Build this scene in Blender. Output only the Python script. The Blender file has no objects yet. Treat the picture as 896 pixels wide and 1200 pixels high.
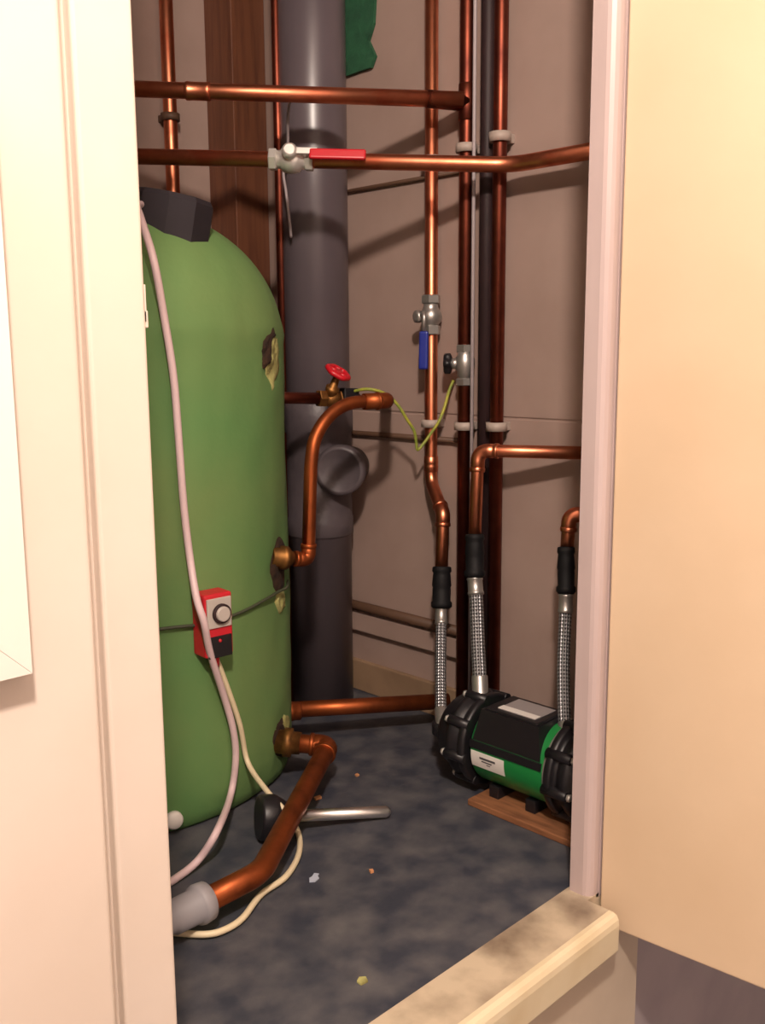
import bpy, bmesh, math, random
from mathutils import Vector, Matrix, noise
V = Vector
random.seed(4)
S = bpy.context.scene
C = S.collection
PI = math.pi

# ------------------------------------------------------------------ materials
def c(r, g, b):
    f = lambda v: (v/255/12.92) if v/255 <= .04045 else ((v/255+.055)/1.055)**2.4
    return (f(r), f(g), f(b), 1)

def mat(name, col, rough=.5, metal=0, col2=None, scale=20, lo=.4, hi=.7, bump=0, bscale=80, coords='Object', rough2=None, stretch=None, spec=.5):
    m = bpy.data.materials.new(name); m.use_nodes = True
    nt = m.node_tree; N = nt.nodes; L = nt.links
    b = N['Principled BSDF']
    b.inputs['Base Color'].default_value = col
    b.inputs['Roughness'].default_value = rough
    b.inputs['Metallic'].default_value = metal
    b.inputs['Specular IOR Level'].default_value = spec
    tc = N.new('ShaderNodeTexCoord'); src = tc.outputs[coords]
    if stretch:
        mp = N.new('ShaderNodeMapping'); mp.inputs['Scale'].default_value = stretch
        L.new(src, mp.inputs['Vector']); src = mp.outputs[0]
    if col2:
        n = N.new('ShaderNodeTexNoise'); n.inputs['Scale'].default_value = scale; n.inputs['Detail'].default_value = 6
        L.new(src, n.inputs['Vector'])
        r = N.new('ShaderNodeValToRGB')
        r.color_ramp.elements[0].position = lo; r.color_ramp.elements[1].position = hi
        r.color_ramp.elements[0].color = col; r.color_ramp.elements[1].color = col2
        L.new(n.outputs['Fac'], r.inputs['Fac']); L.new(r.outputs['Color'], b.inputs['Base Color'])
        if rough2 is not None:
            mr = N.new('ShaderNodeMapRange'); mr.inputs['From Min'].default_value = lo; mr.inputs['From Max'].default_value = hi
            mr.inputs['To Min'].default_value = rough; mr.inputs['To Max'].default_value = rough2
            L.new(n.outputs['Fac'], mr.inputs['Value']); L.new(mr.outputs[0], b.inputs['Roughness'])
    if bump:
        n2 = N.new('ShaderNodeTexNoise'); n2.inputs['Scale'].default_value = bscale; n2.inputs['Detail'].default_value = 4
        L.new(src, n2.inputs['Vector'])
        bp = N.new('ShaderNodeBump'); bp.inputs['Strength'].default_value = bump; bp.inputs['Distance'].default_value = .004
        L.new(n2.outputs['Fac'], bp.inputs['Height']); L.new(bp.outputs[0], b.inputs['Normal'])
    return m

def braid_mat():
    m = bpy.data.materials.new('steel_braid'); m.use_nodes = True
    nt = m.node_tree; N = nt.nodes; L = nt.links; b = N['Principled BSDF']
    b.inputs['Metallic'].default_value = .8; b.inputs['Roughness'].default_value = .36
    tc = N.new('ShaderNodeTexCoord'); sp = N.new('ShaderNodeSeparateXYZ'); L.new(tc.outputs['UV'], sp.inputs[0])
    def math_(op, a, bb):
        n = N.new('ShaderNodeMath'); n.operation = op
        for i, x in enumerate((a, bb)):
            if x is None: continue
            if isinstance(x, (int, float)): n.inputs[i].default_value = x
            else: L.new(x, n.inputs[i])
        return n.outputs[0]
    u = math_('MULTIPLY', sp.outputs[0], 2*PI*7); v = math_('MULTIPLY', sp.outputs[1], 620)
    h = math_('MULTIPLY', math_('SINE', math_('ADD', u, v), None), math_('SINE', math_('SUBTRACT', u, v), None))
    r = N.new('ShaderNodeValToRGB'); r.color_ramp.elements[0].color = c(60, 58, 62); r.color_ramp.elements[1].color = c(190, 190, 194)
    r.color_ramp.elements[0].position = .1; r.color_ramp.elements[1].position = .6
    L.new(math_('ADD', math_('MULTIPLY', h, .5), .5), r.inputs['Fac']); L.new(r.outputs[0], b.inputs['Base Color'])
    bp = N.new('ShaderNodeBump'); bp.inputs['Strength'].default_value = .5; bp.inputs['Distance'].default_value = .002
    L.new(h, bp.inputs['Height']); L.new(bp.outputs[0], b.inputs['Normal'])
    return m

M = {}
M['wall']   = mat('wall_paint', c(166, 142, 132), .6, col2=c(158, 134, 124), scale=9, bump=.08, bscale=40)
M['skirt']  = mat('bare_skirting', c(152, 124, 98), .6, col2=c(136, 110, 86), scale=14, bump=.1)
M['white']  = mat('cream_gloss_paint', c(216, 202, 190), .38, col2=c(212, 196, 182), scale=7, bump=.05, bscale=30)
M['frame']  = mat('white_frame_paint', c(226, 220, 212), .4, col2=c(222, 216, 208), scale=9)
M['door']   = mat('door_paint', c(214, 190, 161), .5, col2=c(209, 184, 154), scale=6, bump=.05, bscale=60)
M['sill']   = mat('worn_sill_paint', c(196, 180, 156), .45, col2=c(120, 104, 88), scale=13, lo=.46, hi=.74, bump=.15, bscale=30)
M['jamb']   = mat('jamb_paint', c(190, 172, 170), .35, col2=c(182, 164, 162), scale=8, stretch=(4, 4, .6))
M['nose']   = mat('cream_sill_edge', c(218, 204, 174), .4, col2=c(206, 188, 154), scale=14, lo=.5, hi=.8)
M['lower']  = mat('cream_board', c(206, 190, 170), .5, col2=c(196, 178, 158), scale=8)
M['plaster'] = mat('hall_plaster', c(212, 204, 200), .7, col2=c(206, 198, 194), scale=5)
M['outer']  = mat('hall_wall_paint', c(176, 164, 166), .7, col2=c(166, 154, 158), scale=10)
M['floor']  = mat('floor_paint', c(52, 55, 66), .62, col2=c(100, 97, 98), scale=24, lo=.36, hi=.86, bump=.4, bscale=45, rough2=.75)
M['hall']   = mat('hall_carpet', c(96, 90, 96), .9, col2=c(80, 76, 84), scale=40, bump=.3)
M['foam']   = mat('green_foam', c(90, 131, 74), .75, col2=c(108, 134, 78), scale=5, lo=.35, hi=.7, bump=.35, bscale=28)
M['cream']  = mat('exposed_foam', c(176, 172, 108), .9, col2=c(120, 112, 60), scale=60, bump=.8, bscale=90)
M['dark']   = mat('torn_hole', c(58, 36, 20), .95, col2=c(30, 18, 10), scale=60, bump=.8, bscale=90)
M['cu']     = mat('copper', c(228, 146, 110), .33, 1, col2=c(186, 98, 70), scale=16, lo=.38, hi=.72, rough2=.46)
M['cud']    = mat('tarnished_copper', c(140, 74, 56), .40, 1, col2=c(98, 50, 42), scale=18, lo=.35, hi=.7, rough2=.5)
M['cuo']    = mat('oxidised_copper', c(170, 88, 46), .42, .85, col2=c(112, 56, 30), scale=22, lo=.35, hi=.7, rough2=.55)
M['plumb']  = mat('dark_pipe', c(48, 28, 30), .6, .1, col2=c(38, 22, 24), scale=20)
M['brass']  = mat('brass', c(150, 104, 56), .5, .85, col2=c(98, 66, 36), scale=60)
M['chrome'] = mat('chrome', c(238, 234, 228), .36, .7)
M['steel']  = mat('dull_steel', c(184, 180, 176), .38, .8)
M['solder'] = mat('solder', c(176, 170, 162), .4, 1)
M['soil']   = mat('grey_upvc', c(98, 88, 93), .32, col2=c(88, 79, 84), scale=7, bump=.06, bscale=20, spec=.6)
M['soilr']  = mat('grey_upvc_scuffed', c(90, 81, 85), .45, col2=c(78, 70, 74), scale=30, bump=.3, bscale=50)
M['wood']   = mat('brown_timber', c(112, 68, 46), .5, col2=c(92, 54, 38), scale=12, stretch=(9, 9, .7), bump=.1)
M['ply']    = mat('orange_board', c(146, 96, 62), .75, col2=c(112, 70, 44), scale=20, stretch=(6, 1, 6))
M['cap']    = mat('dark_cap', c(36, 28, 35), .75, col2=c(29, 22, 28), scale=20)
M['black']  = mat('black_plastic', c(26, 24, 28), .42)
M['rubber'] = mat('black_rubber', c(14, 13, 16), .65, spec=.3)
M['pgreen'] = mat('green_enamel', c(26, 122, 58), .35)
M['label']  = mat('white_label', c(226, 220, 214), .5)
M['labelg'] = mat('grey_label', c(150, 142, 142), .4)
M['ink']    = mat('label_print', c(82, 78, 82), .6)
M['red']    = mat('red_plastic', c(196, 26, 40), .35)
M['redd']   = mat('red_casing', c(196, 34, 46), .45)
M['blue']   = mat('blue_plastic', c(34, 48, 140), .35)
M['grey']   = mat('grey_plastic', c(186, 176, 168), .45)
M['clip']   = mat('pale_clip', c(176, 160, 150), .5)
M['cable']  = mat('pink_white_cable', c(216, 190, 192), .45)
M['cable2'] = mat('cream_cable', c(222, 206, 172), .45)
M['thin']   = mat('grey_cable', c(170, 158, 160), .5)
M['strap']  = mat('dark_wire', c(66, 70, 52), .6)
M['earth']  = mat('earth_wire', c(172, 168, 60), .5, col2=c(120, 140, 60), scale=60)
M['gtape']  = mat('green_scrap', c(40, 92, 62), .85, col2=c(32, 74, 52), scale=40, bump=.6)
M['brownc'] = mat('brown_cable', c(92, 66, 50), .6)
M['paper']  = mat('blue_white_scrap', c(176, 184, 200), .8)
M['chip']   = mat('wood_chip', c(200, 140, 96), .8)
M['silver'] = mat('silver_tube', c(240, 236, 232), .36, 1)
M['gsock']  = mat('grey_push_fit', c(150, 146, 150), .5)
M['braid']  = braid_mat()

# ------------------------------------------------------------------ mesh builder
def frame(ax):
    ax = V(ax).normalized()
    a = V((0, 0, 1)) if abs(ax.z) < .9 else V((1, 0, 0))
    u = a.cross(ax).normalized(); return u, ax.cross(u).normalized(), ax

def fillet(pts, bend, n=8):
    pts = [V(p) for p in pts]; out = [pts[0]]
    for i in range(1, len(pts)-1):
        p = pts[i]; a = pts[i-1]-p; b = pts[i+1]-p
        la, lb = a.length, b.length; a.normalize(); b.normalize()
        ang = a.angle(b)
        if ang > PI-.02: out.append(p); continue
        t = min(bend/math.tan(ang/2), la*.49, lb*.49); r = t*math.tan(ang/2)
        ctr = p+(a+b).normalized()*(r/math.sin(ang/2))
        s = p+a*t-ctr; e = p+b*t-ctr
        for k in range(n+1):
            out.append(ctr+s.normalized().slerp(e.normalized(), k/n)*r)
    out.append(pts[-1]); return out

def spline(pts, n=8):
    P = [V(p) for p in pts]; P = [2*P[0]-P[1]]+P+[2*P[-1]-P[-2]]; out = []
    for i in range(1, len(P)-2):
        for k in range(n):
            t = k/n
            out.append(.5*((2*P[i])+(P[i+1]-P[i-1])*t+(2*P[i-1]-5*P[i]+4*P[i+1]-P[i+2])*t*t+(3*P[i]-P[i-1]-3*P[i+1]+P[i+2])*t**3))
    out.append(P[-2]); return out

class MB:
    def __init__(s): s.b = bmesh.new(); s.uv = s.b.loops.layers.uv.new('UVMap')
    def rings(s, rings, cap=True, uvv=None):
        vs = [[s.b.verts.new(p) for p in r] for r in rings]; n = len(vs[0])
        for i in range(len(vs)-1):
            for j in range(n):
                k = (j+1) % n
                f = s.b.faces.new((vs[i][j], vs[i][k], vs[i+1][k], vs[i+1][j])); f.smooth = True
                if uvv:
                    for l, q in zip(f.loops, ((j/n, uvv[i]), ((j+1)/n, uvv[i]), ((j+1)/n, uvv[i+1]), (j/n, uvv[i+1]))): l[s.uv].uv = q
        if cap:
            s.b.faces.new(vs[0][::-1]); s.b.faces.new(vs[-1])
        return s
    def tube(s, pts, r, n=18, cap=True):
        P = [V(p) for p in pts]; T = []
        for i in range(len(P)):
            a = P[max(i-1, 0)]; b = P[min(i+1, len(P)-1)]; T.append((b-a).normalized())
        u, w, _ = frame(T[0]); R = []; d = 0; D = []
        for i, p in enumerate(P):
            if i:
                q = T[i-1].rotation_difference(T[i]); u = q @ u; d += (P[i]-P[i-1]).length
            u = (u-T[i]*u.dot(T[i])).normalized(); w = T[i].cross(u)
            rr = r(i/(len(P)-1)) if callable(r) else r
            R.append([p+u*rr*math.cos(2*PI*k/n)+w*rr*math.sin(2*PI*k/n) for k in range(n)]); D.append(d)
        return s.rings(R, cap, D)
    def lathe(s, o, ax, prof, n=32, cap=True):
        u, w, ax = frame(ax); o = V(o)
        return s.rings([[o+ax*t+u*r*math.cos(2*PI*k/n)+w*r*math.sin(2*PI*k/n) for k in range(n)] for t, r in prof], cap)
    def hexn(s, o, ax, t0, t1, r):
        e = min(.0012, (t1-t0)*.2)
        u, w, a = frame(ax); o = V(o); n = 6
        R = [[o+a*t+u*q*math.cos(2*PI*k/n)+w*q*math.sin(2*PI*k/n) for k in range(n)] for t, q in ((t0, r*.93), (t0+e, r), (t1-e, r), (t1, r*.93))]
        st = len(s.b.faces); s.rings(R); s.b.faces.ensure_lookup_table()
        for f in s.b.faces[st:]: f.smooth = False
        return s
    def box(s, o, size, ax=None, bev=.002, seg=2):
        b = bmesh.new(); bmesh.ops.create_cube(b, size=1)
        bmesh.ops.scale(b, vec=V(size), verts=b.verts)
        if bev: bmesh.ops.bevel(b, geom=list(b.edges), offset=bev, segments=seg, affect='EDGES', profile=.5)
        A = Matrix.Identity(3)
        if ax: A = Matrix([V(x).normalized() for x in ax]).transposed()
        m = {}
        for v in b.verts: m[v] = s.b.verts.new(V(o)+A @ v.co)
        for f in b.faces: s.b.faces.new([m[v] for v in f.verts])
        b.free(); return s
    def prism(s, poly, d, smooth=False):
        a = [s.b.verts.new(V(p)) for p in poly]; b = [s.b.verts.new(V(p)+V(d)) for p in poly]; n = len(a)
        s.b.faces.new(a[::-1]); s.b.faces.new(b)
        for i in range(n):
            f = s.b.faces.new((a[i], a[(i+1) % n], b[(i+1) % n], b[i])); f.smooth = smooth
        return s
    def lo_hi(s, lo, hi, bev=.002, seg=2):
        lo, hi = V(lo), V(hi); return s.box((lo+hi)/2, hi-lo, None, bev, seg)

WORLD = {}
def build(name, mb, m, parent=None, label=None, cat=None, group=None, kind=None):
    bm = mb.b; bmesh.ops.recalc_face_normals(bm, faces=list(bm.faces))
    xs = [v.co for v in bm.verts]
    lo = V([min(p[i] for p in xs) for i in range(3)]); hi = V([max(p[i] for p in xs) for i in range(3)])
    o = V(((lo.x+hi.x)/2, (lo.y+hi.y)/2, lo.z))
    for v in bm.verts: v.co -= o
    me = bpy.data.meshes.new(name); bm.to_mesh(me); bm.free(); me.materials.append(M[m])
    ob = bpy.data.objects.new(name, me); C.objects.link(ob)
    ob.location = o-(WORLD[parent.name] if parent else V((0, 0, 0)))
    if parent: ob.parent = parent
    WORLD[ob.name] = o
    props(ob, label, cat, group, kind); return ob
def props(ob, label=None, cat=None, group=None, kind=None):
    for k, v in (('label', label), ('category', cat), ('group', group), ('kind', kind)):
        if v: ob[k] = v
def thing(name, loc, label, cat, group=None):
    o = bpy.data.objects.new(name, None); C.objects.link(o); o.location = V(loc); WORLD[o.name] = V(loc)
    o.empty_display_size = .05
    props(o, label, cat, group); return o
def B(): return MB()
def lerp(a, b, t): return V(a).lerp(V(b), t)

def elbow(name, p0, p1, p2, r, L, bend, m, par):
    """a soldered bend fitting that sleeves the corner p1 of a pipe"""
    a = (V(p0)-V(p1)).normalized()*L; b = (V(p2)-V(p1)).normalized()*L
    mb = B().tube(fillet([V(p1)+a, V(p1), V(p1)+b], bend, 10), r*1.13)
    for q, d in ((V(p1)+a, a), (V(p1)+b, b)):
        mb.lathe(q, -d, [(-.001, r*1.15), (.0005, r*1.22), (.004, r*1.22), (.0055, r*1.14)], 20)
    return build(name, mb, m, par)
def sleeve(name, p, d, L, r, m, par):
    return build(name, B().lathe(V(p)-V(d).normalized()*L/2, d, [(0, r*1.06), (.001, r*1.14), (.005, r*1.17), (.007, r*1.12), (L-.007, r*1.12), (L-.005, r*1.17), (L-.001, r*1.14), (L, r*1.06)], 20), m, par)

# ------------------------------------------------------------------ the setting
XW, YB = 1.16, 1.53
JL, JR = .3075, .855
w = B(); w.lo_hi((XW, .56, -.02), (XW+.05, YB, .5030), .0015).lo_hi((XW, .56, .5055), (XW+.05, YB, 1.92), .0015).lo_hi((XW+.002, .56, -.02), (XW+.05, YB, 1.9), 0)
build('wall_right', w, 'wall', kind='structure')
build('wall_back', B().lo_hi((.22, YB, -.02), (XW+.05, YB+.05, 1.92), 0), 'wall', kind='structure')
build('wall_left', B().lo_hi((.21, .56, -.02), (.26, YB, 1.92), 0), 'wall', kind='structure')
build('ceiling', B().lo_hi((.2, .5, 1.9), (XW+.05, YB+.05, 1.95), 0), 'wall', kind='structure')
build('floor', B().lo_hi((.22, .55, -.05), (XW+.02, YB+.02, 0), 0), 'floor', kind='structure')
# front walls either side of the opening
build('wall_front_left', B().lo_hi((-1.4, .487, -.6), (.2578, .56, 2.3), .0035, 4), 'white', kind='structure')
build('wall_front_right', B().lo_hi((.94, .552, -.6), (2.2, .56, 2.3), 0), 'outer', kind='structure')
build('wall_front_top', B().lo_hi((.262, .51, 1.62), (.942, .56, 2.3), 0), 'white', kind='structure')
build('wall_front_below', B().lo_hi((.262, .520, -.6), (.9385, .56, -.046), .002), 'lower', kind='structure')
# door lining
tl = B().lo_hi((.270, .5, -.6), (JL, .5615, 1.62), .0025, 3).lo_hi((.2575, .5085, -.6), (.2705, .56, 1.62), 0)
tl = build('trim_1', tl, 'white', kind='structure', label='cream painted lining of the doorway on the latch side')
sp = B().lo_hi((JL-.001, .503, (0.3076, 0.503, 0.6409)[2]-.022), (JL+.0022, .53, (0.3076, 0.503, 0.6409)[2]), .0006)
sp.lo_hi((JL-.001, .503, (0.3073, 0.503, 0.624)[2]-.008), (JL+.0030, .53, (0.3073, 0.503, 0.624)[2]+.002), .0006)
build('strike_plate', sp, 'white', tl)
tr = B().prism([(JR, .5615, 0), (JR, .545, 0), (JR+.0012, .541, 0), (JR+.004, .5375, 0), (JR+.008, .5355, 0), (JR+.013, .535, 0), (.9385, .535, 0), (.9385, .5615, 0)], (0, 0, 1.62))
tr.lo_hi((JR+.018, .5345, 0), (.9385, .535, 1.62), 0)
build('trim_2', tr, 'jamb', kind='structure', label='pale rounded door lining on the hinge side')
# sill
sl = B().prism([(.264, .508, .004), (JR-.004, .508, .004), (JR-.004, .535, .004), (JR+.04, .535, .004), (JR+.04, .5655, .004), (.264, .5655, .004)], (0, 0, -.046))
sl = build('trim_3', sl, 'sill', kind='structure', label='worn cream sill across the foot of the doorway')
ns = B().prism([(.264, .508, -.042), (.264, .508, .004), (.264, .503, .004), (.264, .4985, .0025), (.264, .496, -.002), (.264, .495, -.008), (.264, .4955, -.038), (.264, .498, -.042)], (JR-.004-.264, 0, 0))
build('nosing', ns, 'nose', sl, label='cleaner rounded front edge of the sill')
# skirting inside, hall floor
build('baseboard_right', B().lo_hi((XW-.010, .58, 0), (XW, 1.44, .056), .002), 'skirt', kind='structure')
build('floor_hall', B().lo_hi((-2.2, -2.6, -.66), (2.2, .54, -.6), 0), 'hall', kind='structure')

build('ceiling_hall', B().lo_hi((-1.3, -1.5, 1.95), (2.2, .56, 2.0), 0), 'plaster', kind='structure')  # unseen hall ceiling and walls, added to bounce lamp light into the cupboard
build('wall_hall_left', B().lo_hi((-1.35, -1.5, -.6), (-1.3, .56, 1.95), 0), 'plaster', kind='structure')
build('wall_hall_back', B().lo_hi((-1.35, -1.55, -.6), (2.2, -1.5, 1.95), 0), 'plaster', kind='structure')

# the opened door: a flush leaf hung on the hinge side, standing a little past square
hx, hy, an = .8715, .532, math.radians(5)
dv = V((math.sin(an), -math.cos(an), 0)); dn = V((math.cos(an), math.sin(an), 0))
zb = -.031
d = B().box(V((hx, hy, 0))+dv*.26+dn*.0175+V((0, 0, (zb+1.60)/2)), (.52, .035, 1.60-zb), (dv, dn, (0, 0, 1)), .002, 2)
build('door_1', d, 'door', kind='structure')

# white mitred frame on the wall at the far left
fx, fz = (0.2135, 0.474, 0.4358)[0], (0.2135, 0.474, 0.4358)[2]
fr = thing('wall_frame', (fx-.2, .487, fz), 'white mitred frame hung on the cream wall at the far left edge', 'frame')
W_, H_ = .32, .30; fw = .034
def fbar(p):
    mb = B(); mb.prism([(x, .487, z) for x, z in p], (0, -.013, 0)); return mb
    cx = sum(x for x, z in p)/4; cz = sum(z for x, z in p)/4
    mb.prism([(cx+(x-cx)*.995, .471, cz+(z-cz)*.93) for x, z in p], (0, -.006, 0)); return mb
g = .0001
build('frame_rail', fbar([(fx-W_+g, fz), (fx-g, fz), (fx-fw-g, fz+fw-g), (fx-W_+fw+g, fz+fw-g)]), 'frame', fr)
build('frame_rail', fbar([(fx-W_+g, fz+H_), (fx-g, fz+H_), (fx-fw-g, fz+H_-fw+g), (fx-W_+fw+g, fz+H_-fw+g)]), 'frame', fr)
build('frame_stile', fbar([(fx, fz+g), (fx, fz+H_-g), (fx-fw+g, fz+H_-fw-g), (fx-fw+g, fz+fw+g)]), 'frame', fr)
build('frame_stile', fbar([(fx-W_, fz+g), (fx-W_, fz+H_-g), (fx-W_+fw-g, fz+H_-fw-g), (fx-W_+fw-g, fz+fw+g)]), 'frame', fr)
build('panel', B().lo_hi((fx-W_+fw-.002, .4755, fz+fw-.002), (fx-fw+.002, .487, fz+H_-fw+.002), .001), 'frame', fr)

# ------------------------------------------------------------------ things fixed to the walls
post = B().lo_hi((1.085, 1.45, 0), (XW-.001, YB-.001, 1.9), .0015, 2)
build('timber_post', post, 'wood', label='brown timber post in the corner behind the grey soil pipe', cat='post')

b1 = B().lo_hi((XW-.012, .935, (1.148, 1.1668, 0.1273)[2]-.016), (XW-.0005, 1.44, (1.148, 1.1668, 0.1273)[2]+.018), .002)
build('wall_batten', b1, 'wall', label='pale batten low on the wall right of the soil pipe, under a dark pipe', cat='batten')
zz = (1.145, 1.1321, 0.1592)[2]
build('lagged_pipe', B().tube([(XW-.014, .94, zz), (XW-.014, 1.42, zz)], .0085), 'brownc', label='low dark horizontal pipe running along the top of the pale wall batten', cat='pipe')
zz = (1.15, 1.1247, 0.465)[2]
build('wall_cable', B().tube([(XW-.006, .98, zz), (XW-.006, 1.42, zz)], .0045), 'brownc', label='straight dark brown cable on the wall, below the blue lever and gate valve', cat='cable')
zz = (1.15, 1.1219, 0.8705)[2]
build('wall_cable', B().tube([(XW-.005, .94, zz), (XW-.005, 1.42, zz)], .0032), 'brownc', label='thin dark cable high on the wall right of the soil pipe, below the red lever', cat='cable')

# ragged dark green scrap stuck high on the wall
gp = [(1.1585, 1.2443, 1.2523), (1.1585, 1.1731, 1.2326), (1.1585, 1.1623, 1.1671), (1.1585, 1.1666, 1.12), (1.1585, 1.1786, 1.0971), (1.1585, 1.1633, 1.0707), (1.1585, 1.1732, 1.0546), (1.1585, 1.199, 1.0545), (1.1585, 1.2316, 1.053), (1.1585, 1.2522, 1.065)]
build('green_scrap', B().prism(gp, (-.006, 0, 0)), 'gtape', label='ragged dark green scrap stuck high on the wall beside the soil pipe', cat='scrap')

# ------------------------------------------------------------------ soil pipe
sx, sy, sr = 1.080, 1.233, .0545
so = thing('soil_pipe', (sx, sy, 0), 'wide grey plastic soil pipe standing behind the green cylinder', 'pipe')
build('tube', B().lathe((sx, sy, 0), (0, 0, 1), [(0, sr), (1.9, sr)], 64), 'soil', so)
z1, z2 = (1.0772, 1.2279, 0.5114)[2], (1.0747, 1.2304, 0.3071)[2]
build('branch_socket', B().lathe((sx, sy, z2-.012), (0, 0, 1), [(0, sr+.0005), (.003, sr+.0035), (.03, sr+.0035), (.034, sr+.002), (z1-z2-.03, sr+.002), (z1-z2-.026, sr+.0045), (z1-z2+.02, sr+.0045), (z1-z2+.024, sr+.001)], 64), 'soilr', so)
z3 = (1.0807, 1.2245, 0.7935)[2]
bo = V((1.0587, 1.1404, 0.4132)); bd = (bo-V((sx, sy, bo.z))).normalized()
bd = V((-.83, -.55, 0)).normalized()
bo = V((sx, sy, bo.z+.0))
bo = bo+V((.707, -.707, 0))*.054
bs = build('branch_cap', B().lathe(bo+bd*.0, bd, [(0, .033), (.052, .033), (.054, .040), (.060, .0415), (.074, .0415), (.077, .040), (.0785, .036), (.0785, .034), (.076, .032), (.076, .001)], 40), 'soilr', so)
sc = B()
for (a, z, l) in ((.5, .09, .03), (.3, .12, .02), (.62, .15, .035), (.45, .075, .02)):
    pass

# ------------------------------------------------------------------ hot water cylinder
TX, TY, TR = .688, 1.235, .25
def dent(p):
    """soft lumps in the sprayed foam and hollows where fittings come through"""
    return p
cyl = thing('hot_water_cylinder', (TX, TY, 0), 'large green foam covered hot water cylinder behind the left door lining', 'cylinder')
mb = B(); prof = [(.0, .236), (.006, .243), (.02, .247), (.05, .25)]
for k in range(1, 23): prof.append((.05+.56*k/23, .25))
SH, TOP = .595, .802
for k in range(0, 25):
    a = k/24*PI/2
    prof.append((SH+.02+(TOP-SH-.02)*math.sin(a)**1.0, max(.25*math.cos(a)**.80, .002)))
HOL = [(V((0.8119, 1.0179, 0.5954)), .03), (V((0.8207, 1.0231, 0.3158)), .034), (V((0.8176, 1.0212, 0.0613)), .034)]
rings = []
for z, r in prof:
    row = []
    for k in range(160):
        a = 2*PI*k/160; p = V((math.cos(a), math.sin(a), 0))
        nz = noise.noise(V((p.x*2.2, p.y*2.2, z*6)))*.0035+noise.noise(V((p.x*7, p.y*7, z*16)))*.0016
        q = V((TX+p.x*r, TY+p.y*r, z)); h = 0
        for hp, hr in HOL:
            dd = (q-hp).length
            if dd < hr: h += .007*(1-(dd/hr)**2)
        h -= .0025*math.exp(-((z-.632)/.008)**2)
        rr = max(r+(nz-h)*min(1, r/.1), .001)
        row.append((TX+p.x*rr, TY+p.y*rr, z))
    rings.append(row)
mb.rings(rings); build('foam_jacket', mb, 'foam', cyl)
build('base_ring', B().lathe((TX, TY, 0), (0, 0, 1), [(0, .232), (.012, .238), (.016, .232)], 64), 'cap', cyl)
# patches that follow the curved side
def patch(poly, m, name, off, jitter=.0, label=None):
    P = []
    n = len(poly); ctr = sum((V(p) for p in poly), V())/n
    fine = []
    for i in range(n):
        for t in (0, .33, .66): fine.append(lerp(poly[i], poly[(i+1) % n], t))
    def on(p, o, k):
        d_ = V((p.x-TX, p.y-TY, 0)); d_.normalize()
        j = (noise.noise(p*90))*jitter*k
        return V((TX, TY, 0))+d_*(TR+o+j)+V((0, 0, p.z))
    mb = MB(); N = len(fine); rows = []
    for s_ in (1.0, .8, .55, .3, .08):
        rows.append([mb.b.verts.new(on(lerp(ctr, q, s_*(1+.08*noise.noise(q*70+V((s_, 0, 0)))*(jitter > 0))), off-(.004 if s_ == 1. else 0), 1)) for q in fine])
    for i in range(len(rows)-1):
        for k in range(N):
            f = mb.b.faces.new((rows[i][k], rows[i][(k+1) % N], rows[i+1][(k+1) % N], rows[i+1][k])); f.smooth = True
    mb.b.faces.new(rows[-1])
    return build(name, mb, m, cyl, label=label)
patch([(0.8143, 1.0192, 0.6354), (0.832, 1.0306, 0.6314), (0.8422, 1.0382, 0.6203), (0.8392, 1.0359, 0.5837), (0.8175, 1.0212, 0.5525), (0.8066, 1.0149, 0.5484), (0.7983, 1.0107, 0.5733), (0.7905, 1.007, 0.5955), (0.801, 1.012, 0.6219)], 'cream', 'foam_tear', .0015, .004, 'cream bare foam where the green skin has torn away')
patch([(0.7851, 1.0046, 0.613), (0.7989, 1.0109, 0.6263), (0.817, 1.0209, 0.6355), (0.8194, 1.0223, 0.6289), (0.803, 1.013, 0.6153), (0.8073, 1.0153, 0.6043), (0.8013, 1.0121, 0.5844), (0.7899, 1.0067, 0.5823), (0.7864, 1.0052, 0.5977)], 'dark', 'tear_hole', .0035, .004, 'dark brown hole at the edge of the torn foam')
patch([(0.8263, 1.0268, 0.3554), (0.8442, 1.0398, 0.3415), (0.8387, 1.0355, 0.2741), (0.824, 1.0252, 0.2688), (0.8049, 1.014, 0.2863), (0.7964, 1.0097, 0.3122), (0.8026, 1.0128, 0.3368)], 'dark', 'outlet_hole', .001, .003, 'dark ragged hole around the upper outlet')
patch([(0.8387, 1.0355, 0.2741), (0.8407, 1.037, 0.2462), (0.8193, 1.0222, 0.2433), (0.8038, 1.0134, 0.2649), (0.8153, 1.0198, 0.2762)], 'cream', 'foam_tear', .001, .003, 'cream bare foam below the upper outlet')
patch([(0.8168, 1.0207, 0.0998), (0.836, 1.0335, 0.0781), (0.8368, 1.0341, 0.0336), (0.8221, 1.024, 0.0308), (0.795, 1.0091, 0.0489), (0.7822, 1.0034, 0.072), (0.7877, 1.0057, 0.0921)], 'dark', 'outlet_hole', .001, .003, 'dark ragged hole around the lower outlet')
patch([(0.8198, 1.0226, 0.0985), (0.8408, 1.0372, 0.0861), (0.8469, 1.042, 0.0465), (0.8309, 1.0299, 0.06), (0.813, 1.0185, 0.0863)], 'cream', 'foam_tear', .0025, .003, 'cream bare foam above the lower outlet')
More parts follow.
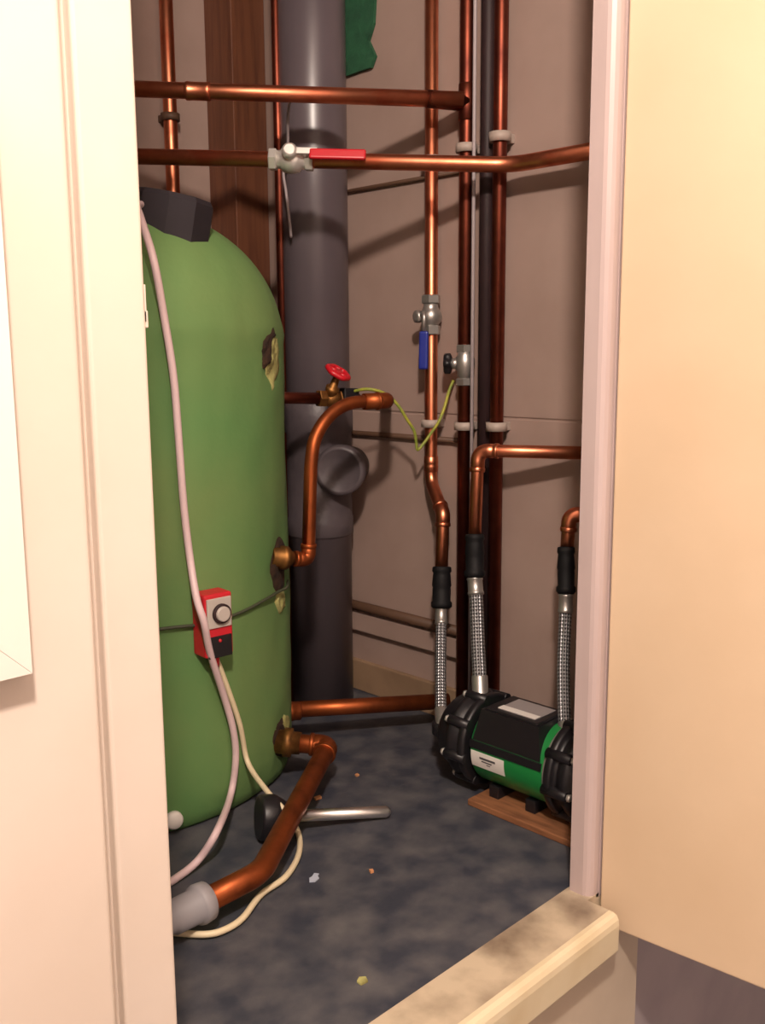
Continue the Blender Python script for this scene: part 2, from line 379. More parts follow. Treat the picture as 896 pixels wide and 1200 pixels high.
# dark cap over the immersion heater on top
cc = V((0.703, 1.093, 0.7824)); cc.z = .762
cx = V((.82, -.45, -.12)).normalized()
ib = B().lathe(cc-V((0, 0, .03)), (.13, -.13, 1), [(0, .052), (.004, .055), (.062, .055), (.068, .051), (.07, .03)], 10)
for f in ib.b.faces: f.smooth = False
build('immersion_cap', ib, 'cap', cyl, label='dark cap over the immersion heater')
dr = V((0.6177, 0.9951, 0.0216)); nn = V((dr.x-TX, dr.y-TY, 0)).normalized()
build('drain_plug', B().lathe(dr-nn*.004, nn, [(0, .007), (.004, .0115), (.010, .0115), (.013, .009), (.013, .001)], 20), 'label', cyl, label='small white plug low on the jacket')

# cylinder thermostat strapped on
tp = V((0.6723, 0.9855, 0.2718)); n = V((tp.x-TX, tp.y-TY, 0)).normalized(); t = V((0, 0, 1)).cross(n).normalized(); up = V((0, 0, 1)); AX = (t, up, n)
ths = thing('cylinder_thermostat', tp+up*-.045, 'red box thermostat with round dial strapped to the green cylinder', 'thermostat')
hw, hh, dp = .040, .080, .030
tb = tp-n*.001
build('casing', B().box(tb+n*dp/2, (hw, hh, dp), AX, .003, 3), 'redd', ths)
build('face_plate', B().box(tb+n*(dp+.001)+up*.016, (hw*.86, hh*.47, .003), AX, .001), 'grey', ths)
build('terminal_cover', B().box(tb+n*(dp+.001)-up*.027, (hw*.84, hh*.34, .003), AX, .001), 'black', ths)
dl = build('dial', B().lathe(tb+n*(dp+.002)+up*.015+t*.002, n, [(0, .0125), (.004, .0125), (.005, .0115), (.0045, .0105)], 32), 'plumb', ths)
build('dial_knob', B().lathe(tb+n*(dp+.004)+up*.015+t*.002, n, [(0, .0098), (.005, .0095), (.006, .008)], 32), 'grey', dl)
build('screw', B().lathe(tb+n*(dp+.002)-up*.019-t*.001, n, [(0, .0022), (.002, .0022), (.0025, .001)], 14), 'red', ths)
gl = B().lathe(tb+n*.016-up*.049, (0, 0, 1), [(-.008, .006), (0, .0065), (.005, .0065)], 16)
build('cable_gland', gl, 'redd', ths)
st = B().tube(spline([(TX+.2535*math.cos(a_), TY+.2535*math.sin(a_), (0.5499, 1.0236, 0.2735)[2]+.0) for a_ in [math.radians(q) for q in range(60, 226, 15)]]+[(0.584, 1.0038, 0.2714), (0.6127, 0.9929, 0.2718), (0.6385, 0.9859, 0.271), V((0.6541, 0.9833, 0.2694))], 6), .0022, 8)
st2 = B().tube(spline([V((0.6975, 0.9807, 0.2709)), (0.7144, 0.9819, 0.2718), (0.7369, 0.9863, 0.2734), (0.7728, 0.9961, 0.2774), (0.8068, 1.0111, 0.2792), (0.8463, 1.037, 0.28)]+[(TX+.2535*math.cos(a_), TY+.2535*math.sin(a_), (0.8463, 1.037, 0.28)[2]+((0.5499, 1.0236, 0.2735)[2]-(0.8463, 1.037, 0.28)[2])*(q_/5)) for q_, a_ in enumerate([math.radians(q) for q in range(-15, 61, 15)])], 6), .0022, 8)
build('strap', st, 'strap', ths, label='thin dark strap wire')
build('strap', st2, 'strap', ths, label='thin dark strap wire')

# cables
def cable(name, pts, r, m, label):
    return build(name, B().tube(spline(pts, 7), r, 12), m, label=label, cat='cable')
cable('power_cable', [(0.6724, 1.0812, 0.7844), (0.6454, 1.0587, 0.7782), (0.6236, 1.0169, 0.7573), (0.6158, 0.9811, 0.7071), (0.6258, 0.9805, 0.6454), (0.634, 0.9786, 0.5769), (0.6372, 0.978, 0.5068), (0.6401, 0.9774, 0.4247), (0.6439, 0.9747, 0.3618), (0.6384, 0.9554, 0.3131), (0.642, 0.9466, 0.2823), (0.656, 0.9568, 0.2396), (0.6847, 0.972, 0.1734), (0.6998, 0.9753, 0.1225), (0.7038, 0.9775, 0.0797), (0.6907, 0.973, 0.036), (0.6153, 0.895, 0.045), (0.5915, 0.901, 0.014), (0.5552, 0.8963, 0.006), (0.5198, 0.8918, 0.006), (.262, .86, .006)], .0046, 'cable', 'pinkish white cable hanging down the front of the green cylinder past the thermostat')
cable('power_cable', [(0.6703, 0.9686, 0.2326), (0.6782, 0.9732, 0.2186), (0.6948, 0.9766, 0.1776), (0.7141, 0.9798, 0.1229), (0.7248, 0.9801, 0.0687), (0.7085, 0.922, 0.055), (0.703, 0.8781, 0.0433), (0.7253, 0.8797, 0.006), (0.6919, 0.8385, 0.006), (0.6479, 0.8092, 0.006), (0.6047, 0.7999, 0.006), (0.5619, 0.7775, 0.006), (0.535, 0.7741, 0.006), (0.5169, 0.7819, 0.006), (0.4968, 0.8067, 0.006), (0.4774, 0.833, 0.006), (.262, .68, .006)], .0036, 'cable2', 'cream cable from the thermostat curling under the copper pipe onto the floor')

# ------------------------------------------------------------------ copper pipework
# top cross pipe with a tee at the right
p0, p1 = V((0.7052, 1.3737, 0.9839)), V((1.1212, 0.9507, 0.9603))
e0 = p0+(p0-p1).normalized()*.05
pA = thing('cross_pipe', p0, 'topmost horizontal copper pipe crossing in front of the soil pipe, ending at a riser', 'pipe')
build('tube', B().tube([e0, p1], .0113), 'cu', pA)
sleeve('coupling', (0.8532, 1.2228, 0.9751), p1-p0, .036, .0113, 'cu', pA)

# second cross pipe with red lever valve
q0, q1, q2 = V((0.6796, 1.3357, 0.8811)), V((1.114, 0.8589, 0.8577)), V((1.112, 0.7178, 0.8498))
q2 = V((q1.x+.004, q2.y-.10, q1.z))
q1 = V((q2.x-.002, q1.y, q1.z))
pB = thing('cross_pipe', q0, 'copper pipe with red lever valve crossing below the topmost pipe and turning along the wall', 'pipe')
build('tube', B().tube(fillet([q0+(q0-q1).normalized()*.06, q1, q2], .07, 12), .0108), 'cu', pB)
bdir = (q1-q0).normalized(); v0 = lerp(q0, q1, (343-60)/(598-60))
vb = B().hexn(v0, bdir, -.031, -.020, .0155).lathe(v0, bdir, [(-.021, .0125), (-.015, .0125), (-.012, .0165), (-.004, .0185), (.004, .0185), (.012, .0165), (.015, .0125), (.021, .0125)], 24).hexn(v0, bdir, .020, .031, .0155)
fwdv = V((-.7071, -.7071, 0))
vv = build('valve_body', vb, 'chrome', pB, label='bright chrome valve body')
sd = V((-.66, -.66, .30)).normalized()
build('valve_stem', B().lathe(v0+sd*.010, sd, [(0, .0085), (.010, .0085), (.011, .0105), (.018, .0105), (.021, .007)], 18), 'chrome', vv)
L0 = v0+sd*.026; ld = bdir
la = (ld, sd.cross(ld), sd)
lev = B().box(L0+ld*.066+V((0, 0, -.004)), (.078, .0150, .007), la, .0028, 3)
build('lever', lev, 'red', pB, label='red plastic lever grip')
build('lever_arm', B().box(L0+ld*.016, (.044, .009, .0025), la, .0008), 'chrome', vv)

# pipe on the back wall above the cylinder
a, b_ = V((0.9887, 1.505, 1.1981)), V((0.9918, 1.505, 0.8767)); xx = (a.x+b_.x)/2
build('riser_pipe', B().tube([(xx, 1.505, 0), (xx, 1.505, 1.9)], .0118), 'cu', label='copper riser on the back wall rising behind the dark cap of the cylinder', cat='pipe')
# thin pipe between cylinder and soil pipe
a = V((1.0298, 1.2612, 1.073)); b_ = V((1.0312, 1.2598, 0.8128)); xx, yy = (a.x+b_.x)/2, (a.y+b_.y)/2
build('riser_pipe', B().tube([(xx, yy, .0), (xx, yy, 1.9)], .0075), 'cud', label='thin copper riser between the green cylinder and the grey soil pipe', cat='pipe')
build('thin_cable', B().tube(spline([(0.9565, 1.1401, 0.9815), (0.9565, 1.1405, 0.971), (0.9773, 1.1723, 0.9477), (0.996, 1.1961, 0.9173), (0.9907, 1.2013, 0.8797), (0.9962, 1.2029, 0.8489), (1.0025, 1.2037, 0.8074), (1.0117, 1.2114, 0.783)], 6), .0022, 8), 'thin', label='thin pale cable dangling in front of the soil pipe beside the red lever valve', cat='cable')

# risers on the right wall
RX = 1.136
def col(px, py, x=RX): pass
cA = V((1.136, 1.0288, 1.0455)); cB = V((1.136, 1.023, 0.8117)); yC = (cA.y+cB.y)/2
zC = (1.13, 1.0148, 0.406)[2]
c1 = V((RX, yC, 1.9)); c2 = V((RX, yC, (1.13, 1.0111, 0.3981)[2])); c3 = V((1.1056, 0.9733, 0.356)); c4 = V((1.0927, 0.965, 0.2704))
pC = thing('riser_pipe', (RX, yC, c4.z), 'bright copper riser with the blue lever valve, left of the dark risers', 'pipe')
build('tube', B().tube(fillet([c1, c2, c3, c4], .03, 8), .0100), 'cu', pC)
elbow('elbow', c2, c3, c4, .0100, .019, .012, 'cu', pC)
zr = (1.13, 1.013, 0.4265)[2]
build('coupling', B().lathe((RX, yC, zr-.012), (0, 0, 1), [(0, .0102), (.001, .0112), (.006, .0112), (.008, .0120), (.010, .0112), (.014, .0112), (.016, .0120), (.018, .0112), (.024, .0112), (.025, .0102)], 24), 'cu', pC)
zv0, zv1 = (1.13, 1.0101, 0.6294)[2], (1.13, 1.0103, 0.6899)[2]; vm = (zv0+zv1)/2; hv = (zv1-zv0)/2; o = V((RX-.001, yC, vm))
vb = B().hexn(o, (0, 0, 1), -hv, -hv+.014, .0155).lathe(o, (0, 0, 1), [(-hv+.012, .0115), (-.014, .0125), (-.010, .0165), (-.003, .0175), (.004, .0165), (.008, .013), (.012, .0115), (hv-.012, .0115)], 24).hexn(o, (0, 0, 1), hv-.013, hv, .0152).hexn(o, (0, 0, 1), -.002, .006, .0165)
vbo = build('valve_body', vb, 'steel', pC, label='dull steel valve body with hexagon nuts')
ldir = V((-.92, .2, 0)).normalized()
build('valve_stem', B().lathe(o+ldir*.01-V((0, 0, .003)), ldir, [(0, .008), (.012, .008), (.012, .0095), (.018, .0095), (.020, .005)], 16), 'steel', vbo)
lt = V((1.1072, 1.0142, 0.6548)); lb_ = V((1.1063, 1.0151, 0.5763)); lm = V((1.1067, 1.0146, 0.6344))
ld = (lt-lb_).normalized(); ls = V((.5, -.86, 0)).normalized(); la = (ls, ls.cross(ld), ld)
build('lever_arm', B().tube([o+ldir*.024-V((0, 0, .003)), lt+V((0,0,.006)), lt, lm], .0038, 10), 'steel', vbo)
build('lever', B().box((lb_+lm)/2, (.0145, .008, (lm-lb_).length), la, .0032, 3), 'blue', pC, label='blue plastic lever grip hanging down')

yE = V((1.136, 0.959, 0.8656)).y; yE = (yE+V((1.136, 0.9551, 0.7187)).y)/2
pE = thing('riser_pipe', (RX, yE, 0), 'tarnished copper riser with black knobbed stop valve, beside the thin grey cable', 'pipe')
build('tube', B().tube([(RX, yE, .0), (RX, yE, 1.9)], .0104), 'cud', pE)
p1e = V((RX, yE, p1.z))
build('tee', B().lathe((RX, yE, p1.z), (0, 0, 1), [(-.026, .0108), (-.025, .0122), (.025, .0122), (.026, .0108)], 20).tube([p1e, lerp(p1, p0, .09)], .0126, 18), 'cud', pE)
zs0, zs1 = (1.13, 0.951, 0.552)[2], (1.13, 0.9516, 0.6131)[2]; zm = (1.13, 0.9597, 0.5852)[2]
o = V((RX, yE, zm))
sv = B().hexn(o, (0, 0, 1), zs0-zm, zs0-zm+.011, .0142).hexn(o, (0, 0, 1), zs1-zm-.011, zs1-zm, .0135).lathe(o, (0, 0, 1), [(zs0-zm+.008, .0115), (-.012, .0125), (-.006, .0150), (.006, .0150), (.012, .0125), (zs1-zm-.008, .0115)], 22)
svb = build('valve_body', sv, 'steel', pE, label='dull steel stop valve body')
kd = V((-.55, .80, 0)).normalized()
build('valve_stem', B().lathe(o+kd*.010, kd, [(0, .009), (.008, .008), (.012, .006), (.022, .005)], 16), 'steel', svb)
kn = B(); kn.rings([[o+kd*tt+(frame(kd)[0]*math.cos(2*PI*k/40)+frame(kd)[1]*math.sin(2*PI*k/40))*(rr*(1+.12*math.cos(k*2*PI/40*5))) for k in range(40)] for tt, rr in ((.020, .011), (.022, .0145), (.030, .0145), (.032, .012))])
build('hand_wheel', kn, 'black', pE, label='black lobed hand wheel')

yK = V((1.14, 0.9227, 0.7897)).y
build('riser_pipe', B().tube([(RX+.006, yK, 0), (RX+.006, yK, 1.9)], .0105), 'plumb', label='very dark riser squeezed between two tarnished copper risers', cat='pipe')
yD = V((1.136, 0.8951, 0.7867)).y
build('riser_pipe', B().tube([(RX, yD, 0), (RX, yD, 1.9)], .0102), 'cud', label='rightmost tarnished copper riser on the wall', cat='pipe')
yG = V((1.136, 0.9379, 0.7908)).y
build('thin_cable', B().tube([(RX-.006, yG, .0), (RX-.006, yG, 1.9)], .0028, 10), 'thin', label='thin grey cable running straight down between the dark risers', cat='cable')

# pipe clips
def clip(y, z, x, r, wd, label, ring=True):
    th_ = thing('pipe_clip', (XW, y, z), label, 'clip', None)
    mb = B()
    n_ = 24; R = []
    for k in range(n_):
        a = 2*PI*k/n_; R.append((math.cos(a), math.sin(a)))
    rows = []
    for rr, zz in ((r+.0003, -wd/2), (r+.0055, -wd/2), (r+.0055, wd/2), (r+.0003, wd/2)):
        rows.append([(x+u*rr, y+v*rr, z+zz) for u, v in R])
    mb.rings(rows+[rows[0]], cap=False)
    bmesh.ops.remove_doubles(mb.b, verts=mb.b.verts, dist=1e-6)
    build('ring', mb, 'clip', th_)
    build('foot', B().lo_hi((x+r+.003, y-.008, z-wd/2), (XW, y+.008, z+wd/2), .001), 'clip', th_)
zc = (1.13, 0.9304, 0.9047)[2]; zl = (1.13, 0.942, 0.4905)[2]
clip(yE, zc+.004-.012, RX, .0106, .012, 'pale clip holding the tarnished riser just above the red lever pipe')
clip(yD, zc-.002, RX, .0104, .013, 'pale clip holding the rightmost riser just above the red lever pipe')
clip(yE, zl, RX, .0106, .012, 'pale clip on the tarnished riser below the black knobbed stop valve')
clip(yD, zl+.002, RX, .0104, .013, 'pale clip on the rightmost riser above the copper elbow')
clip(yC, zl+.001, RX, .0102, .012, 'pale clip on the bright riser below the blue lever')
clip(xx := yC, zc-.014, RX, .0102, .009, 'pale clip on the bright riser behind the red lever pipe')
# clip on the back wall pipe
bx = (V((0.9887, 1.505, 1.1981)).x+V((0.9918, 1.505, 0.8767)).x)/2; bz = (0.9811, 1.5, 1.0082)[2]
kc = thing('pipe_clip', (bx, YB, bz), 'dull clip on the riser above the dark cap of the cylinder', 'clip')
rows = []
for rr, zz_ in ((.0121, -.006), (.0165, -.006), (.0165, .006), (.0121, .006)):
    rows.append([(bx+rr*math.cos(2*PI*k/24), 1.505+rr*math.sin(2*PI*k/24), bz+zz_) for k in range(24)])
mb = B().rings(rows+[rows[0]], cap=False); bmesh.ops.remove_doubles(mb.b, verts=mb.b.verts, dist=1e-6)
build('ring', mb, 'brownc', kc)
build('foot', B().lo_hi((bx-.009, 1.520, bz-.006), (bx+.009, YB, bz+.006), .001), 'brownc', kc)

# cold feed: from the right, down to the second hose
f0, f1, f2 = V((1.0771, 0.8816, 0.462)), V((1.0589, 0.8715, 0.3383)), V((1.1343, 0.7324, 0.464))
pF = thing('feed_pipe', f1, 'bright copper pipe from the right turning down at an elbow to the middle hose', 'pipe')
build('tube', B().tube(fillet([f2, f0, f1], .018, 10), .0092), 'cu', pF)
elbow('elbow', f2, f0, f1, .0092, .030, .018, 'cu', pF)
# right hose feed
g0, g1, g2 = V((1.0745, 0.7216, 0.3869)), V((1.0729, 0.7231, 0.3381)), V((1.1084, 0.6735, 0.3882))
pG = thing('feed_pipe', g1, 'short copper elbow above the rightmost hose, half hidden by the door lining', 'pipe')
build('tube', B().tube(fillet([g2, g0, g1], .016, 10), .0092), 'cu', pG)
elbow('elbow', g2, g0, g1, .0092, .022, .016, 'cu', pG)

def hose(pts, r, label, r0):
    P = [V(p) for p in pts]; h = thing('flexible_hose', P[-1], label, 'hose')
    d = (P[1]-P[0]).normalized(); Lc = (P[1]-P[0]).length
    build('push_connector', B().lathe(P[0], d, [(0, r0*.86), (.001, r0*.96), (.007, r0*1.0), (.010, r0*.88), (.014, r0*.92), (Lc*.45, r0*1.0), (Lc*.5, r0*.92), (Lc*.56, r0*.95), (Lc*.82, r0*.92), (Lc*.86, r0*1.08), (Lc-.003, r0*1.08), (Lc, r0*.85)], 28), 'rubber', h, label='black push-fit connector')
    d2 = (P[2]-P[1]).normalized()
    build('ferrule', B().lathe(P[1], d2, [(0, r*1.12), (.001, r*1.2), (.003, r*1.2), (.004, r*1.12), (.020, r*1.12), (.021, r*1.2), (.024, r*1.2), (.025, r*1.08)], 24), 'steel', h)
    path = spline([P[1]+d2*.02]+P[2:-1]+[P[-1]], 10)
    build('braid', B().tube(path, r, 24), 'braid', h)
    d3 = (path[-1]-path[-2]).normalized()
    build('ferrule', B().lathe(P[-1]-d3*.024, d3, [(0, r*1.08), (.001, r*1.15), (.022, r*1.15), (.024, r*1.25), (.028, r*1.25)], 24), 'steel', h)
    return h
hC = hose([(1.0932, 0.9645, 0.2758), (1.0816, 0.9549, 0.2133), (1.0662, 0.942, 0.1758), (1.0359, 0.9157, 0.1285), (1.0064, 0.8886, 0.0877), (0.9965, 0.8773, 0.0728)], .0083, 'braided steel hose with black connector furthest left, dropping to the end of the pump', .0150)
hF = hose([(1.0589, 0.8715, 0.3433), (1.0492, 0.8628, 0.2821), (1.0418, 0.8532, 0.2499), (1.0246, 0.8351, 0.1881), (1.0071, 0.8172, 0.1464), (1.0037, 0.8135, 0.1333)], .0098, 'middle braided steel hose with black connector, dropping behind the black terminal box', .0140)
hG = hose([(1.072, 0.724, 0.3428), (1.0604, 0.7144, 0.2819), (1.056, 0.7118, 0.2491), (1.0344, 0.698, 0.1921), (1.0068, 0.6762, 0.1347), (0.9927, 0.6619, 0.1104)], .0085, 'rightmost braided steel hose partly hidden by the door lining', .0120)

# cylinder upper outlet pipe
h0 = V((0.8153, 1.0198, 0.3255)); h1 = V((0.8629, 1.0109, 0.3158)); h2 = V((0.8702, 1.0107, 0.431)); h3 = V((0.8971, 1.0262, 0.5261)); h4 = V((0.9942, 0.9857, 0.5343)); h5 = V((1.0439, 1.035, 0.5323))
h3 = V((0.9023, 1.021, 0.5356))
pH = thing('outlet_pipe', h1, 'bent copper pipe rising from the upper cylinder outlet, in front of the soil pipe', 'pipe')
pp = fillet([h0, h1, h2, h3, h4], .012, 8)
path = fillet([lerp(h1, h0, .25), h1, V((0.8704, 1.0105, 0.4453))], .014, 8)+spline([V((0.8705, 1.0104, 0.4489)), V((0.8775, 1.0105, 0.4804)), V((0.8928, 1.0093, 0.5044)), V((0.9157, 1.0076, 0.5223)), V((0.9413, 1.0032, 0.5316)), V((0.968, 0.9977, 0.5331)), V((0.9863, 0.9936, 0.5332))], 6)[1:]
build('tube', B().tube(path, .0093), 'cuo', pH)
build('union', B().lathe(h0-(h1-h0).normalized()*.012, h1-h0, [(0, .0135), (.016, .0135), (.017, .0165), (.026, .0165), (.027, .011), (.034, .0105)], 22), 'brass', pH, label='brass union at the cylinder')
elbow('elbow', h0, h1, h2, .0093, .022, .014, 'cuo', pH)
he = V((0.9969, 0.9901, 0.5329)); hd = (he-V((0.968, 0.9977, 0.5331))).normalized()
build('elbow', B().tube(fillet([V((0.9632, 0.9997, 0.5331)), V((0.9977, 0.9892, 0.5335)), V((1.0368, 1.028, 0.5315))], .012, 10), .0118).lathe(V((0.9832, 0.9939, 0.5333)), hd, [(-.001, .0122), (0, .0132), (.003, .0132), (.004, .0122)], 22), 'cuo', pH)
build('tail', B().tube([V((1.0332, 1.0244, 0.5317)), V((1.1611, 1.1512, 0.5247))], .0095), 'cuo', pH)

# gate valve with red wheel
k0, k1 = V((0.8936, 1.1146, 0.5382)), V((0.9696, 1.0952, 0.5347)); k2 = V((1.0163, 1.0697, 0.5388))
kd = (k1-k0).normalized()
gv = thing('gate_valve', k0, 'old brass gate valve with small red hand wheel behind the bent outlet pipe', 'valve')
build('tube', B().tube([k0-kd*.05, k1], .0088), 'cud', gv)
build('valve_body', B().hexn(k1, kd, -.008, .004, .0135).lathe(k1, kd, [(.003, .010), (.010, .0125), (.016, .0135), (.022, .0125), (.028, .010)], 20).hexn(k1, kd, .027, .038, .0135), 'brass', gv)
sb = k1+kd*.010; stp = V((0.9796, 1.0711, 0.5716)); sdv = (stp-sb).normalized(); sl_ = (stp-sb).length
build('bonnet', B().lathe(sb, sdv, [(0, .010), (.012, .009), (.014, .0105), (.020, .0105), (.021, .0065), (sl_-.004, .005), (sl_, .0035)], 20), 'brass', gv)
wn = V((.16, -.52, .80)).normalized(); u_, w_, _ = frame(wn)
hw_ = B(); wc = stp+V((0, 0, .002))
ringp = [wc+(u_*math.cos(2*PI*k/30)+w_*math.sin(2*PI*k/30))*.0165*(1+.05*math.cos(k*2*PI/30*6)) for k in range(31)]
hw_.rings([[p+((p-wc).normalized()*(.0042*math.cos(a))+wn*.0042*math.sin(a)) for a in [2*PI*j/10 for j in range(10)]] for p in ringp], cap=False)
bmesh.ops.remove_doubles(hw_.b, verts=hw_.b.verts, dist=1e-6)
hw_.lathe(wc-wn*.003, wn, [(0, .006), (.006, .006)], 16)
for k in range(4):
    dd = u_*math.cos(PI/2*k+.3)+w_*math.sin(PI/2*k+.3); hw_.tube([wc, wc+dd*.0165], .003, 8)
build('hand_wheel', hw_, 'red', gv, label='red four-spoked hand wheel')
ec = k1+kd*.046
build('earth_clamp', B().box(ec+V((-.006, -.006, .006)), (.026, .018, .022), (kd, V((0, 0, 1)).cross(kd), (0, 0, 1)), .002), 'black', gv, label='dark earth clamp at the end of the valve')
build('tail', B().tube([k1+kd*.03, k1+kd*.062], .0088), 'cud', gv)
cable('earth_wire', [ec+V((-.004, -.012, .012)), (1.0187, 1.046, 0.5482), (1.0404, 1.0314, 0.5402), (1.0567, 1.0222, 0.5232), (1.0703, 1.0156, 0.5008), (1.0814, 1.0117, 0.4834), (1.0873, 1.0128, 0.4659), (1.0909, 1.0134, 0.4537), (1.1004, 1.0096, 0.4625), (1.1119, 1.0023, 0.4807), (1.1194, 0.9948, 0.4965), (1.1296, 0.9917, 0.5198), (1.1418, 0.9937, 0.543), (1.1502, 0.9923, 0.5586)], .0024, 'earth', 'thin green and yellow earth wire looping from the gate valve to the bright riser')

# low horizontal pipe behind
i0, i1 = V((0.8526, 1.1273, 0.064)), V((RX, yE, .052))
i1 = V((1.118, i1.y+.015, .05))
pI = thing('floor_pipe', i0, 'straight copper pipe just above the floor between the cylinder and the risers', 'pipe')
build('tube', B().tube([i0, i1], .0125), 'cuo', pI)
dI = (i1-i0).normalized()
build('coupling', B().lathe(V((0.9068, 1.0873, 0.0611)), dI, [(-.022, .0138), (-.020, .0152), (-.012, .0152), (-.011, .0140), (-.002, .0140), (0, .0130)], 22), 'cuo', pI)

# return pipe at the cylinder foot
j0 = V((0.8061, 1.0146, 0.0628)); j1 = V((0.8536, 0.9636, 0.057)); j2 = V((0.6559, 0.8317, 0.04)); j3 = V((0.6017, 0.7948, 0.036)); j4 = V((0.5208, 0.7935, 0.034)); j5 = V((0.4533, 0.7912, 0.034))
pJ = thing('return_pipe', j2, 'dull copper pipe from the cylinder foot slanting over the floor to a grey socket', 'pipe')
build('tube', B().tube(fillet([j0, j1, j2], .016, 8)[:-1]+fillet([j2, j3, j4], .06, 8), .0132), 'cuo', pJ)
dJ = (j1-j0).normalized()
build('union', B().lathe(j0-dJ*.012, dJ, [(0, .017), (.018, .017), (.019, .0205), (.030, .0205), (.031, .0160), (.042, .0155)], 24), 'brass', pJ, label='brass union at the cylinder')
elbow('elbow', j0, j1, j2, .0132, .026, .016, 'cuo', pJ)
d4 = (j5-j4).normalized()
build('socket', B().lathe(j4-d4*.010, d4, [(0, .0150), (.002, .0205), (.012, .0215), (.016, .0205), (.017, .0180), (.045, .0175), (.046, .0150), (.22, .0150)], 28), 'gsock', pJ, label='grey plastic push-fit socket')

# ------------------------------------------------------------------ shower pump
bd_ = build('pump_board', B().lo_hi((.940, .575, 0), (1.085, .782, .009), .0015), 'ply', label='orange brown wooden board under the green pump', cat='board')
px_, pz = 1.002, .0735
pu = thing('shower_pump', (px_, .70, .009), 'green and black twin shower pump on a wooden board beside the door lining', 'pump')
YD = (0, 1, 0)
build('motor', B().lathe((px_, .664, pz), YD, [(0, .050), (.002, .053), (.006, .054), (.118, .054), (.121, .053), (.124, .050)], 56), 'pgreen', pu)
def wet_end(y, s):
    mb = B(); mb.lathe((px_, y, pz), (0, s, 0), [(0, .060), (.002, .0635), (.010, .0635), (.012, .061), (.014, .054), (.018, .056), (.026, .061), (.032, .061), (.036, .056), (.042, .054), (.056, .050), (.064, .042), (.068, .026), (.068, .002)], 48)
    for k in range(8):
        a = 2*PI*k/8+.2
        mb.lathe((px_+.0595*math.cos(a), y, pz+.0595*math.sin(a)), (0, s, 0), [(-.001, .007), (.034, .007), (.036, .005)], 12)
    o = build('pump_head', mb, 'black', pu, label='black ribbed pump head')
    for k in range(8):
        a = 2*PI*k/8+.2
        build('bolt', B().lathe((px_+.0595*math.cos(a), y, pz+.0595*math.sin(a)), (0, s, 0), [(.035, .0050), (.040, .0050), (.041, .004)], 6), 'chrome', o)
    return o
wl = wet_end(.790, 1); wr = wet_end(.662, -1)
# ports
pe = V((0.9965, 0.8773, 0.0728))
pc = V((px_-.004, .852, pz))
build('inlet_port', B().tube(fillet([pe+V((.0, .0, -.001)), V((pe.x, pe.y, pz-.004)), (px_, .846, pz-.004)], .012, 8), .0130).lathe(pe, (0, 0, -1), [(-.003, .0135), (-.002, .0150), (.014, .0150), (.016, .013)], 20), 'black', pu)
fe = V((1.0037, 0.8135, 0.1333))
build('outlet_port', B().tube([fe, V((px_+.0, .812, pz+.045))], .0155).lathe(fe, (0, 0, -1), [(-.003, .0145), (-.002, .0175), (.012, .0175), (.014, .015)], 20), 'black', pu)
ge = V((0.9927, 0.6619, 0.1104))
build('outlet_port', B().tube([ge, V((px_, .640, pz+.04))], .0140).lathe(ge, (0, 0, -1), [(-.003, .0125), (-.002, .0155), (.012, .0155), (.014, .013)], 20), 'black', pu)
# terminal box
tb_ = build('terminal_box', B().prism([(.950, .672, .086), (.950, .784, .086), (.958, .774, .133), (.958, .682, .133)], (.066, 0, 0)).prism([(.947, .670, .080), (.947, .786, .080), (.947, .786, .090), (.947, .670, .090)], (.074, 0, 0)), 'black', pu)
lid = build('lid', B().box((.9905, .727, .1342), (.062, .086, .004), None, .0015), 'black', tb_)
build('rating_plate', B().box((.9905, .724, .1366), (.046, .060, .0012), None, .0003), 'labelg', tb_, label='grey rating plate')
build('rating_strip', B().box((.9735, .724, .1376), (.012, .060, .0008), None, .0002), 'label', tb_, label='paler strip along the rating plate')
# label round the motor barrel
def barrel(y0, y1, a0, a1, r, mb=None, th_=.0006):
    mb = mb or B(); n_ = 10; rows = []
    for k in range(n_+1):
        a = a0+(a1-a0)*k/n_; rows.append((math.cos(a), math.sin(a)))
    pr = [(px_-u*r, y0, pz+v*r) for u, v in rows]+[(px_-u*(r-.0006), y0, pz+v*(r-.0006)) for u, v in rows[::-1]]
    mb.prism(pr, (0, y1-y0, 0)); return mb
lab = build('pump_label', barrel(.728, .783, -.36, .06, .0547), 'label', pu, label='white paper label')
ink = barrel(.742, .768, -.10, -.05, .0551); barrel(.748, .765, -.17, -.14, .0551, ink); barrel(.751, .757, -.23, -.21, .0551, ink)
build('print', ink, 'ink', lab)
build('end_ring', B().lathe((px_, .664, pz), YD, [(-.001, .0545), (.0, .0558), (.003, .0558), (.004, .0545)], 56), 'steel', pu, label='thin metal ring at the near end of the motor')
ft = B().lo_hi((px_-.036, .690, .009), (px_+.036, .706, .026), .001)
build('foot', ft, 'black', pu)
ft = B().lo_hi((px_-.036, .750, .009), (px_+.036, .766, .026), .001)
build('foot', ft, 'black', pu)

# ------------------------------------------------------------------ things on the floor
t0, t1 = V((0.706, 0.8959, 0.028)), V((0.8414, 0.8309, 0.009)); td = (V((t1.x, t1.y, t1.z))-t0).normalized()
to = thing('torch', (t0.x, t0.y, 0), 'silver tubular torch with round black head on the floor behind the slanting pipe', 'torch')
build('torch_head', B().lathe(t0-td*.024, td, [(0, .023), (0, .0265), (.003, .028), (.018, .028), (.022, .0265), (.034, .019), (.046, .011), (.050, .009)], 36), 'black', to, label='round black head')
build('handle', B().lathe(t0+td*.02, td, [(0, .0075), ((t1-t0).length-.026, .0075), ((t1-t0).length-.0225, .006), ((t1-t0).length-.02, .003)], 24), 'silver', to, label='polished silver tube')

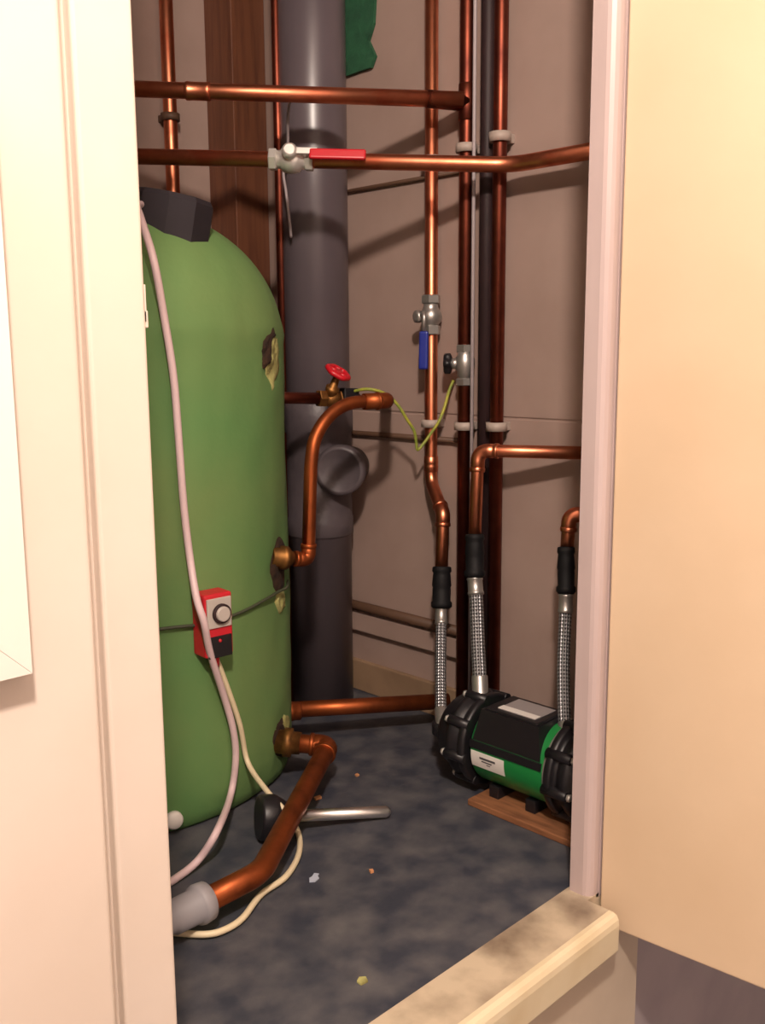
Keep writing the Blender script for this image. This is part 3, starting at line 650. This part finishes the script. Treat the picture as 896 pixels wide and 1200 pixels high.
def scrap(name, px, m, label, cat, pts, h):
    o = V(px); mb = B().prism([o+V((x, y, 0)) for x, y in pts], (0, 0, h)); build(name, mb, m, label=label, cat=cat)
scrap('paper_scrap', (0.6732, 0.789, 0.0005), 'paper', 'small pale blue white scrap on the dark floor near the slanting pipe', 'scrap', [(-.009, -.002), (-.004, -.006), (.004, -.004), (.006, .001), (.010, .003), (.007, .008), (.0, .004), (-.004, .004)], .0015)
scrap('wood_chip', (0.7301, 0.7525, 0.0003), 'chip', 'tiny orange chip on the bare floor right of the pale blue scrap', 'chip', [(-.003, -.002), (.001, -.003), (.003, .001), (-.001, .003)], .003)
scrap('wood_chip', (0.8991, 0.9549, 0.0003), 'chip', 'tiny orange chip on the floor behind the silver torch', 'chip', [(-.003, -.003), (.002, -.003), (.003, .002), (-.002, .002)], .0025)
scrap('wood_chip', (0.8113, 0.9405, 0.0003), 'chip', 'small orange chip beside the slanting copper pipe and torch handle', 'chip', [(-.006, -.003), (.004, -.004), (.006, .002), (-.004, .003)], .003)
scrap('plaster_crumb', (0.584, 0.6163, 0.0003), 'cream', 'pale crumb of plaster on the dark floor beside the sill', 'crumb', [(-.005, -.004), (.003, -.005), (.006, .001), (.001, .005), (-.005, .002)], .002)

# ------------------------------------------------------------------ light, world, camera
def light(name, loc, energy, col_, size):
    l = bpy.data.lights.new(name, 'POINT'); l.energy = energy; l.color = col_; l.shadow_soft_size = size
    o = bpy.data.objects.new(name, l); C.objects.link(o); o.location = loc; return o
light('hall_lamp', (-.11, -.15, 1.44), 100, (1, .85, .73), .05)
wd = bpy.data.worlds.new('world'); S.world = wd; wd.use_nodes = True
wd.node_tree.nodes['Background'].inputs[0].default_value = (1, .78, .70, 1)
wd.node_tree.nodes['Background'].inputs[1].default_value = .34

cam = bpy.data.cameras.new('camera'); cam.sensor_fit = 'VERTICAL'; cam.sensor_height = 36; cam.lens = 1130/1200*36; cam.clip_start = .02
co = bpy.data.objects.new('camera', cam); C.objects.link(co)
s2 = math.sqrt(.5); pit = math.atan(185/1130); ph = .0066
r = V((s2, -s2, 0)); f = V((s2*math.cos(pit), s2*math.cos(pit), -math.sin(pit))); u = r.cross(f)
r2 = r*math.cos(ph)-u*math.sin(ph); u2 = r*math.sin(ph)+u*math.cos(ph)
m4 = Matrix((r2, u2, -f)).transposed().to_4x4(); m4.translation = V((0, 0, .6)); co.matrix_world = m4
S.camera = co
S.view_settings.view_transform = 'Standard'; S.view_settings.look = 'None'; S.view_settings.gamma = 1
S.view_settings.use_curve_mapping = False; S.view_settings.exposure = 0
